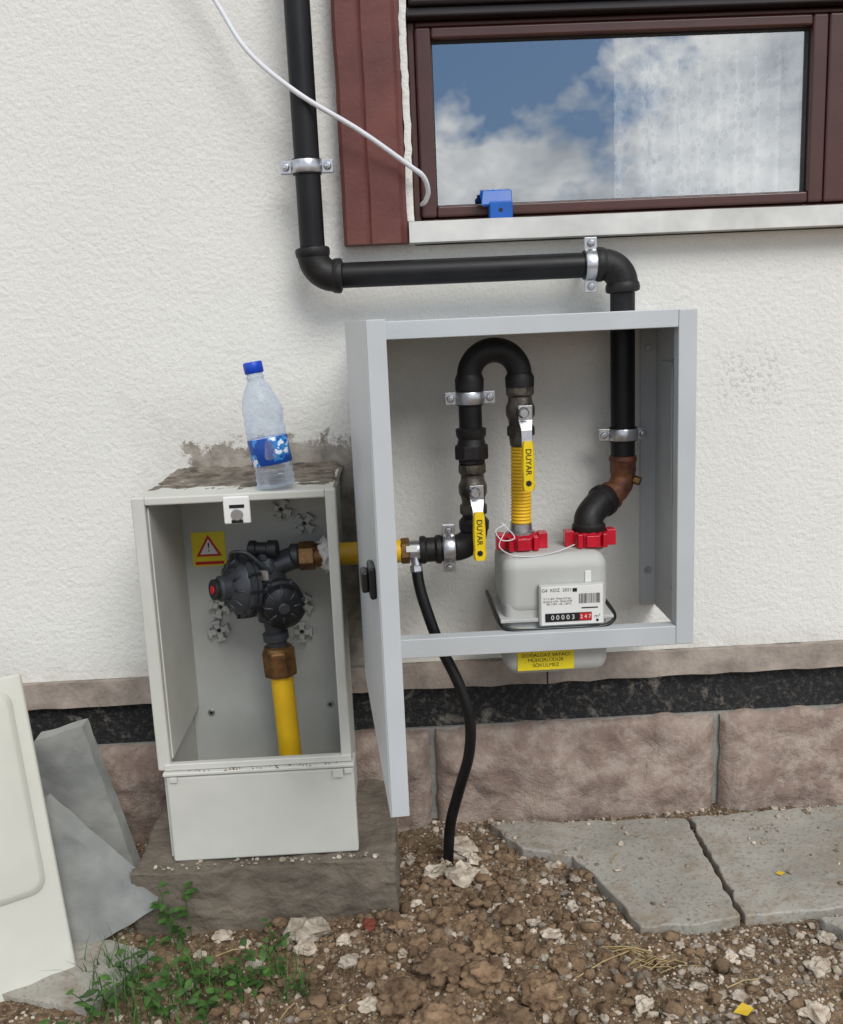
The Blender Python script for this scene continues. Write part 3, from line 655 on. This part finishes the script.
sweep("black_hose",smoothpts([(.028,-.142,.524),(.031,-.146,.50),(.038,-.15,.470),(.058,-.155,.405),(.088,-.165,.335),(.103,-.17,.275),(.100,-.17,.215),(.082,-.165,.15),(.066,-.16,.09),(.060,-.155,.03),(.056,-.15,-.03)],10),.0092,rubber,None,seg=18)
sweep("white_cable",smoothpts([(-.36,-.03,1.66),(-.30,-.045,1.52),(-.238,-.05,1.413),(-.192,-.07,1.335),(-.119,-.092,1.268),(-.03,-.075,1.215),(.046,-.055,1.163),(.068,-.045,1.147),(.076,-.025,1.128),(.073,.0,1.116),(.067,.03,1.112)],10),.0040,whitec,None,seg=12)
bc=empty("blue_plastic_clip")
bm=bmesh.new()
prof=[(-.014,1.103),(-.006,1.127),(.012,1.130),(.012,1.125),(-.002,1.121),(-.009,1.100)]
a_=[bm.verts.new((.162+.004*(k%2),y,z)) for k,(y,z) in enumerate(prof)]; b_=[bm.verts.new((.214,y,z)) for y,z in prof]
for k in range(6): bm.faces.new((a_[k],a_[(k+1)%6],b_[(k+1)%6],b_[k]))
bm.faces.new(a_); bm.faces.new(b_)
add_box(bm,.176,.214,-.018,.010,1.0795,1.108)
fin("clip_body",bm,blue,bc,bevel=.002)
cyl("clip_hole",(.194,-.0185,1.094),(.194,-.0175,1.094),.0035,ink,bc,seg=16)

# ------------------------------------------------------------------ water bottle
bt=empty("water_bottle")
pl,nt,b=new_mat("clear_pet"); N=nt.nodes; L=nt.links
o_=N["Material Output"]; tr=N.new("ShaderNodeBsdfTransparent"); tr.inputs[0].default_value=(.88,.92,.97,1)
b.inputs["Base Color"].default_value=(.70,.76,.85,1); b.inputs["Roughness"].default_value=.08
lw=N.new("ShaderNodeLayerWeight"); lw.inputs[0].default_value=.42; mx=N.new("ShaderNodeMixShader")
L.new(mth('ADD',mth('MULTIPLY',lw.outputs["Facing"],.7),.12),mx.inputs[0]); L.new(tr.outputs[0],mx.inputs[1]); L.new(b.outputs[0],mx.inputs[2]); L.new(mx.outputs[0],o_.inputs[0])
lb,nt,b=new_mat("bottle_label"); N=nt.nodes; L=nt.links; tc=N.new("ShaderNodeTexCoord")
q=nz(45,3); rr=N.new("ShaderNodeValToRGB"); rr.color_ramp.interpolation='CONSTANT'
rr.color_ramp.elements[0].color=(*lin((12,66,150)),1); rr.color_ramp.elements[1].position=.53; rr.color_ramp.elements[1].color=(*lin((50,130,200)),1)
e=rr.color_ramp.elements.new(.60); e.color=(*lin((225,232,240)),1)
L.new(q.outputs["Fac"],rr.inputs[0]); L.new(rr.outputs[0],b.inputs["Base Color"]); b.inputs["Roughness"].default_value=.35
pb=Vector((-.177,-.222,.6865)); pt=pb+Vector((-.0245,.004,.188))
def blathe(nm,prof,mat,seg=56,crumple=0):
    bm=bmesh.new(); m=align(pb,pt); rings=[]
    for t,r in prof:
        ring=[]
        for i in range(seg):
            a=2*math.pi*i/seg; k=1+crumple*noise.noise(Vector((math.cos(a)*1.9,math.sin(a)*1.9,t*42)))*(1 if t<.14 else .1)
            ring.append(bm.verts.new(m@Vector((r*k*math.cos(a),r*k*math.sin(a),t))))
        rings.append(ring)
    for a_,b_ in zip(rings,rings[1:]):
        for i in range(seg): bm.faces.new((a_[i],a_[(i+1)%seg],b_[(i+1)%seg],b_[i]))
    bm.faces.new(rings[0])
    if mat is not pl: bm.faces.new(rings[-1])
    fin(nm,bm,mat,bt,smooth=True)
K_=1.08
prof=[(0,.018),(.002,.024),(.006,.0265)]
for k in range(1,9): prof.append((.006+k*.005,.0265-(.0018 if k%2 else 0)))
prof+=[(.05,.0262),(.085,.0262),(.09,.0272),(.094,.0255),(.10,.0272),(.106,.0255),(.112,.0272),(.122,.0265),(.135,.0235),(.148,.0185),(.158,.0135),(.164,.0118),(.166,.0145),(.168,.0118),(.174,.0112),(.184,.0112)]
prof=[(t_,r_*(K_ if t_<.15 else 1)) for t_,r_ in prof]
blathe("body",prof,pl,crumple=.18)
blathe("label",[(.036,.0288),(.037,.0295),(.075,.0295),(.076,.0288)],lb,crumple=.10)
blathe("cap",[(.171,.0128),(.172,.0142),(.186,.0142),(.188,.0128)],capblue)

# ------------------------------------------------------------------ leaning lid
ld=empty("box_lid")
Bp=Vector((-.500,-.379,.000)); e1=Vector((-.853,-.52,0)).normalized(); e2=(Vector((-.594,-.25,.42))-Vector((-.500,-.379,0))); e2=(e2-e1*e2.dot(e1)).normalized()
nn=e1.cross(e2).normalized()
if nn.y>0: nn=-nn
Ml=Matrix(((e1.x,e2.x,nn.x,Bp.x),(e1.y,e2.y,nn.y,Bp.y),(e1.z,e2.z,nn.z,Bp.z),(0,0,0,1)))
def lbox(nm,a,b_,c,d_,e,f,bev=.004,seg=3,mat=lidm): return box(nm,a,b_,c,d_,e,f,mat,ld,bev,seg,mtx=Ml)
lbox("panel",0,.30,0,.452,-.018,0,.005)
bm=bmesh.new()
def rr_(x0,x1,y0,y1,r,z):
    o=[]
    for cx,cy,a0 in ((x1-r,y1-r,0),(x0+r,y1-r,90),(x0+r,y0+r,180),(x1-r,y0+r,270)):
        for k in range(7):
            a=math.radians(a0+15*k); o.append(bm.verts.new(Ml@Vector((cx+r*math.cos(a),cy+r*math.sin(a),z))))
    return o
rs=[rr_(.020,.280,.130,.432,.022,-.002),rr_(.021,.279,.131,.431,.022,.003),rr_(.027,.273,.137,.425,.018,.008),rr_(.031,.269,.141,.421,.015,.0088)]
for a_,b_ in zip(rs,rs[1:]):
    for k in range(28): bm.faces.new((a_[k],a_[(k+1)%28],b_[(k+1)%28],b_[k]))
bm.faces.new(rs[-1]); fin("raised_field",bm,lidm,ld,smooth=True,autos=True)
lbox("foot_tab",.036,.052,-.010,.003,-.014,-.004,.002)
# ------------------------------------------------------------------ loose stone slabs at left
def slab(name,pts,th,mat,amp=.004):
    bm=bmesh.new(); vs=[bm.verts.new(p) for p in pts]; f=bm.faces.new(vs); r=bmesh.ops.extrude_face_region(bm,geom=[f])
    for v in r["geom"]:
        if isinstance(v,bmesh.types.BMVert): v.co+=Vector(th)
    bmesh.ops.triangulate(bm,faces=bm.faces[:]); 
    for _ in range(5): bmesh.ops.subdivide_edges(bm,edges=[e for e in bm.edges if e.calc_length()>.014],cuts=1); bmesh.ops.triangulate(bm,faces=bm.faces[:])
    for v in bm.verts:
        q=v.co*35; v.co+=Vector((noise.noise(q),noise.noise(q+Vector((5,1,2))),noise.noise(q+Vector((9,4,7)))))*amp*.6
    return fin(name,bm,mat,None,smooth=True,autos=True)
slab("stone_slab",[(-.466,-.145,-.01),(-.550,-.105,.272),(-.628,-.115,.256),(-.75,-.13,.10),(-.78,-.16,-.01)],(.004,.020,.006),slabg)
slab("stone_slab",[(-.402,-.302,.052),(-.52,-.330,-.005),(-.66,-.37,-.01),(-.70,-.29,.13),(-.568,-.262,.205)],(.004,.022,.016),slabg)
slab("stone_slab",[(-.394,-.355,.012),(-.47,-.32,.014),(-.60,-.33,.012),(-.62,-.42,.012),(-.46,-.47,.010)],(0,0,-.02),slabm)

# ------------------------------------------------------------------ ground
def inpoly(x,y,P):
    c=False; j=len(P)-1
    for i in range(len(P)):
        if (P[i][1]>y)!=(P[j][1]>y) and x<(P[j][0]-P[i][0])*(y-P[i][1])/(P[j][1]-P[i][1])+P[i][0]: c=not c
        j=i
    return c
SL=[[(.142,-.036),(.30,-.052),(.497,-.060),(.490,-.357),(.42,-.370),(.335,-.367),(.318,-.30),(.30,-.24),(.27,-.165),(.19,-.132),(.165,-.09)],
    [(.505,-.060),(.80,-.046),(1.02,-.050),(1.03,-.33),(.80,-.346),(.498,-.357)],
    [(1.035,-.05),(1.55,-.045),(1.56,-.34),(1.045,-.335)],
    [(.606,-.372),(.80,-.362),(1.02,-.350),(1.03,-.60),(.76,-.62),(.66,-.46)]]
def hgt(x,y):
    p=Vector((x,y,0))
    h=.008*noise.fractal(p*6,1,2,4)
    m=max(0,min(1,(-.12-y)/.08))*max(0,min(1,(x+.55)/.1))*max(0,min(1,(.55-x)/.2))
    h+=m*(.014*noise.fractal(p*13+Vector((3,3,3)),.8,2.1,5)+.010*noise.noise(p*30)+.006*noise.noise(p*66)+.003*noise.noise(p*150))
    h+=.003*noise.fractal(p*60,1,2,3)
    h+=math.exp(-(((x-.02)/.13)**2+((y+.42)/.12)**2))*.022 + math.exp(-(((x-.10)/.07)**2+((y+.15)/.06)**2))*.015
    for P in SL:
        if min(q[0] for q in P)-.02<x<max(q[0] for q in P)+.02 and min(q[1] for q in P)-.02<y<max(q[1] for q in P)+.02:
            if inpoly(x,y,P): h=min(h,.0)-.004
            else: h=min(h,.010)
    return h
def axis(lo,hi,st,far):
    a=[]; v=lo
    while v<hi: a.append(v); v+=st
    s=st; v=hi; up=[]
    while v<far: up.append(v); s*=1.35; v+=s
    up.append(far)
    s=st; v=lo; dn=[]
    while v>-far: s*=1.35; v-=s; dn.append(v)
    return sorted(set(dn))+a+up
XS=axis(-.75,1.05,.0048,400); YS=axis(-.80,.0,.0048,400)
bm=bmesh.new(); gr=[]
for y in YS:
    gr.append([bm.verts.new((x,y,hgt(x,y) if (abs(x)<3 and abs(y)<3) else 0)) for x in XS])
for a_,b_ in zip(gr,gr[1:]):
    for k in range(len(XS)-1): bm.faces.new((a_[k],a_[k+1],b_[k+1],b_[k]))
soil,nt,b=new_mat("soil"); N=nt.nodes; L=nt.links; tc=N.new("ShaderNodeTexCoord")
c=mixc(sharp(nz(7,4,.65).outputs["Fac"],2.8,.5),lin((84,63,44)),lin((134,110,83)))
sp=nz(90,3,.7)
c=mixc(sharp(sp.outputs["Fac"],5,.58),c,lin((154,132,104)))
c=mixc(mth('MULTIPLY',sharp(sp.outputs["Fac"],-6,.40),.6),c,lin((54,40,29)))
c=mixc(mth('MULTIPLY',mth('GREATER_THAN',nz(210,1).outputs["Fac"],.68),.8),c,lin((188,178,162)))
L.new(c,b.inputs["Base Color"]); b.inputs["Roughness"].default_value=.97
bumpn(nz(170,3,.75).outputs["Fac"],1,.008)
fin("ground",bm,soil,None,smooth=True)
pav=empty("stone_paving")
for i,P in enumerate(SL):
    bm=bmesh.new(); Q=[]
    for k in range(len(P)):
        a=Vector(P[k]);c_=Vector(P[(k+1)%len(P)]); n_=max(1,int((c_-a).length/.008))
        for j in range(n_):
            q=a.lerp(c_,j/n_); nr=(c_-a).normalized(); nr=Vector((nr.y,-nr.x)); Q.append(q+nr*.005*noise.fractal(Vector((q.x*30,q.y*30,i)),1,2,3))
    f=bm.faces.new([bm.verts.new((q.x,q.y,.016)) for q in Q]); r=bmesh.ops.extrude_face_region(bm,geom=[f])
    for v in r["geom"]:
        if isinstance(v,bmesh.types.BMVert): v.co.z-=.03
    fin("paving_%d"%i,bm,slabm,pav,bevel=.003)
# ------------------------------------------------------------------ scatter
def templ(sub):
    b_=bmesh.new(); bmesh.ops.create_icosphere(b_,subdivisions=sub,radius=1); vs=[v.co.copy() for v in b_.verts]; fs=[[v.index for v in f.verts] for f in b_.faces]; b_.free(); return vs,fs
T1=templ(1); T2=templ(2); T3=templ(3); T4=templ(4)
def scatter(name,groups,mat,smooth=False,fq=1.3):
    V=[];F=[]
    for items,T,jit,hf in groups:
      for (x,y,z,r) in items:
        off=Vector((random.random()*50,random.random()*50,random.random()*50)); rot=Matrix.Rotation(random.random()*6.28,3,Vector((random.random()-.5,random.random()-.5,random.random()-.5)).normalized())
        sc=Vector((random.uniform(.75,1.3),random.uniform(.7,1.2),random.uniform(.5,.9))); b0=len(V)
        for v in T[0]:
            k=1+jit*noise.noise(v*fq+off)*1.6+jit*.5*noise.noise(v*3.5+off)
            if hf: k+=hf*noise.noise(v*7+off)+hf*.6*noise.noise(v*15+off)
            q=rot@Vector((v.x*k,v.y*k,v.z*k)); V.append((x+q.x*sc.x*r,y+q.y*sc.y*r,z+q.z*sc.z*r))
        F+= [[i+b0 for i in f] for f in T[1]]
    me=bpy.data.meshes.new(name); me.from_pydata(V,[],F); me.materials.append(mat)
    if smooth:
        for p in me.polygons: p.use_smooth=True
    o=bpy.data.objects.new(name,me); S.collection.objects.link(o); return o
def onslab(x,y): return any(inpoly(x,y,P) for P in SL)
def inblk(x,y): return -.44<x<-.025 and y>-.292
def zt(x,y): return .016 if onslab(x,y) else hgt(x,y)
G=[]
while len(G)<6600:
    x=random.uniform(-.62,1.0); y=random.uniform(-.72,-.008)
    if inblk(x,y): continue
    s=onslab(x,y); strip=(y>-.055 and x>.02)
    dens=.9 if strip else (.03 if s else (.7 if x>.2 else .30))
    if s and noise.noise(Vector((x*9,y*9,2)))>.25: dens=.25
    if random.random()>dens: continue
    r=random.uniform(.0012,.0032) if random.random()<.84 else random.uniform(.0032,.0078)
    if s: r*=.75
    G.append((x,y,zt(x,y)+r*.35,r))
scatter("gravel",[(G,T1,.35,0)],gravm)
C=[];C2=[]
while len(C)<900:
    x=random.gauss(.04,.20); y=random.uniform(-.62,-.10)
    if onslab(x,y) or inblk(x,y) or x<-.5: continue
    r=random.choice((.003,.004,.005,.006,.008,.010))*random.uniform(.8,1.2)
    C.append((x,y,hgt(x,y)+r*.25,r))
for (x,y,r) in ((.03,-.45,.027),(.085,-.47,.025),(.10,-.40,.020),(.14,-.31,.016),(-.03,-.50,.025),(.16,-.50,.020),(.06,-.36,.018),(.20,-.44,.014),(-.06,-.44,.018),(.0,-.4,.017),(.27,-.42,.012),(.02,-.54,.026),(.12,-.55,.025),(-.02,-.35,.014),(.05,-.30,.014),(.12,-.25,.012)): C2.append((x,y,hgt(x,y)+r*.4,r))
scatter("soil_clods",[(C,T2,.4,.12),(C2,T4,.42,.22)],clodm,smooth=True,fq=1.8)
K=[]
for (x,y,r) in ((.078,-.140,.024),(.036,-.172,.017),(.078,-.20,.023),(.10,-.172,.014),(.055,-.155,.012),(-.165,-.335,.025),(-.166,-.372,.015),(-.11,-.355,.010),(-.30,-.32,.011),(.115,-.205,.012),(.13,-.28,.013),(.245,-.30,.010),(.0,-.27,.010),(-.02,-.31,.009),(.45,-.43,.011),(.56,-.47,.014),(.60,-.40,.010),(.30,-.52,.012),(.52,-.55,.015),(-.10,-.42,.012),(.38,-.5,.010),(-.245,-.38,.009),(.235,-.17,.010),(.72,-.07,.008),(.36,-.14,.005),(-.07,-.50,.012),(.20,-.37,.012)):
    K.append((x,y,zt(x,y)+r*.4,r))
for _ in range(95):
    x=random.uniform(-.35,.75); y=random.uniform(-.6,-.1)
    if inblk(x,y) or onslab(x,y): continue
    r=random.uniform(.004,.0085); K.append((x,y,hgt(x,y)+r*.35,r))
scatter("rocks",[(K,T3,.42,.08)],rockm,fq=1.6)
scatter("footing_debris",[([(random.uniform(-.42,-.04),random.uniform(-.283,-.262),.103,random.uniform(.0015,.004)) for _ in range(60)]+[(-.205,-.275,.106,.006),(-.06,-.28,.105,.006)],T1,.35,0)],gravm)
redb=M("brick_red",(122,58,44),.9,0,.15,40,.5,200)
scatter("brick_shard",[([(-.073,-.319,hgt(-.073,-.319)+.003,.010)],T2,.5,0)],redb)
# ------------------------------------------------------------------ weeds
def weed(name,specs):
    V=[];F=[]
    def leaf(p,d,ln,wd,nrm):
        d=d.normalized(); s=d.cross(nrm).normalized(); n=s.cross(d); b0=len(V)
        for t,w_ in ((0,.05),(.3,.9),(.6,1),(.85,.55),(1,.02)):
            c_=p+d*ln*t-n*(-.25*ln*t*(1-t))+n*(-.18*ln*t*t)
            V.append(c_+s*w_*wd); V.append(c_-n*.12*wd*w_); V.append(c_-s*w_*wd)
        for k in range(4):
            a=b0+k*3; F.append((a,a+1,a+4,a+3)); F.append((a+1,a+2,a+5,a+4))
    for (x,y,h,k,sp,ls) in specs:
        z0=hgt(x,y)-.003
        for s_ in range(k):
            a=random.uniform(0,6.28); lean=random.uniform(.1,.8)*sp; P0=Vector((x+random.gauss(0,.010),y+random.gauss(0,.010),z0)); tip=P0+Vector((math.cos(a)*lean*h,math.sin(a)*lean*h,h*random.uniform(.6,1)))
            mid=(P0+tip)/2+Vector((0,0,h*.15)); pts=[P0.lerp(mid,t/4).lerp(mid.lerp(tip,t/4),t/4) for t in range(5)]
            for q0,q1 in zip(pts,pts[1:]):
                b0=len(V); 
                for q in (q0,q1):
                    for aa in (0,2.09,4.19): V.append(q+Vector((math.cos(aa),math.sin(aa),0))*.0009)
                for m_ in range(3): F.append((b0+m_,b0+(m_+1)%3,b0+3+(m_+1)%3,b0+3+m_))
            nl=random.randint(4,7)
            for j in range(nl):
                t=(j+1)/nl; q=P0.lerp(mid,t).lerp(mid.lerp(tip,t),t); aa=random.uniform(0,6.28)
                leaf(q,Vector((math.cos(aa),math.sin(aa),random.uniform(-.1,.8))),ls*random.uniform(.6,1.2),ls*random.uniform(.18,.32),Vector((random.uniform(-.3,.3),random.uniform(-.3,.3),1)))
    me=bpy.data.meshes.new(name); me.from_pydata([tuple(v) for v in V],[],F); me.materials.append(leafm)
    for p in me.polygons: p.use_smooth=True
    o=bpy.data.objects.new(name,me); S.collection.objects.link(o)
weed("weeds",[(-.365,-.325,.11,3,.5,.022),(-.35,-.34,.08,2,.7,.020),(-.30,-.40,.05,3,1.4,.020),(-.26,-.42,.05,3,1.4,.019),(-.33,-.42,.05,4,1.4,.020),(-.40,-.43,.055,4,1.4,.020),(-.44,-.46,.055,4,1.3,.020),(-.24,-.46,.045,3,1.4,.020),(-.36,-.48,.05,4,1.4,.020),(-.29,-.48,.05,4,1.3,.020),(-.21,-.40,.035,2,1.3,.014),(-.46,-.52,.055,4,1.3,.022),(-.16,-.46,.03,2,1,.013),(-.22,-.36,.05,2,1.1,.016)])
def grass(name,cs,n,mat,h,w_=.0012,flat=.5):
    V=[];F=[]
    for (cx,cy,sp) in cs:
        for _ in range(n):
            x=cx+random.gauss(0,sp);y=cy+random.gauss(0,sp*.7);a=random.uniform(0,6.28);L_=h*random.uniform(.5,1.2);fl=flat*random.uniform(.5,1.5)
            d=Vector((math.cos(a),math.sin(a),0)); s=Vector((-d.y,d.x,0)); b0=len(V); z=hgt(x,y)
            for t in (0,.33,.66,1):
                c_=Vector((x,y,z))+d*L_*fl*t*t+Vector((0,0,L_*t*(1-.35*fl*t))); q=w_*(1-t*.9); V.append(c_+s*q); V.append(c_-s*q)
            for k in range(3): F.append((b0+2*k,b0+2*k+1,b0+2*k+3,b0+2*k+2))
    me=bpy.data.meshes.new(name); me.from_pydata([tuple(v) for v in V],[],F); me.materials.append(mat); o=bpy.data.objects.new(name,me); S.collection.objects.link(o)
grass("grass",[(-.43,-.42,.03),(-.35,-.45,.04),(-.28,-.44,.03),(-.45,-.38,.02),(-.20,-.44,.03),(-.40,-.48,.03)],42,leafm,.065)
bm=bmesh.new()
for k in range(16):
    a=random.uniform(-.5,.5)+(math.pi if k%3==0 else 0); l=random.uniform(.02,.06); x,y=.335+random.gauss(0,.008),-.43+random.gauss(0,.006); z=hgt(x,y)
    sweep("s",[(x,y,z+.004),(x+math.cos(a)*l*.5,y+math.sin(a)*l*.5,z+.012),(x+math.cos(a)*l,y+math.sin(a)*l,z+.006)],.0009,None,seg=5,bm=bm)
for (x,y,a,l) in ((.22,-.46,.5,.10),(.27,-.40,-.3,.07),(.14,-.52,.3,.06),(-.12,-.5,.4,.07),(.42,-.5,.2,.05),(.33,-.2,.9,.03),(-.2,-.5,1.0,.06),(-.3,-.37,.2,.05)):
    z=max(hgt(x,y),.016 if onslab(x,y) else -1); sweep("s",[(x,y,z+.004),(x+math.cos(a)*l*.5,y+math.sin(a)*l*.5,z+.010),(x+math.cos(a)*l,y+math.sin(a)*l,z+.007)],.0011,None,seg=5,bm=bm)
fin("dry_straw",bm,strawm,None)
lf=M("yellow_leaf",(205,170,40),.6)
prism("fallen_leaf",[(.41,-.553,.012),(.425,-.562,.013),(.437,-.553,.016),(.425,-.543,.018)],(0,0,.0008),lf,None,0)
prism("fallen_leaf",[(.585,-.255,.0175),(.592,-.262,.018),(.600,-.256,.019),(.592,-.250,.0185)],(0,0,.0006),lf,None,0)
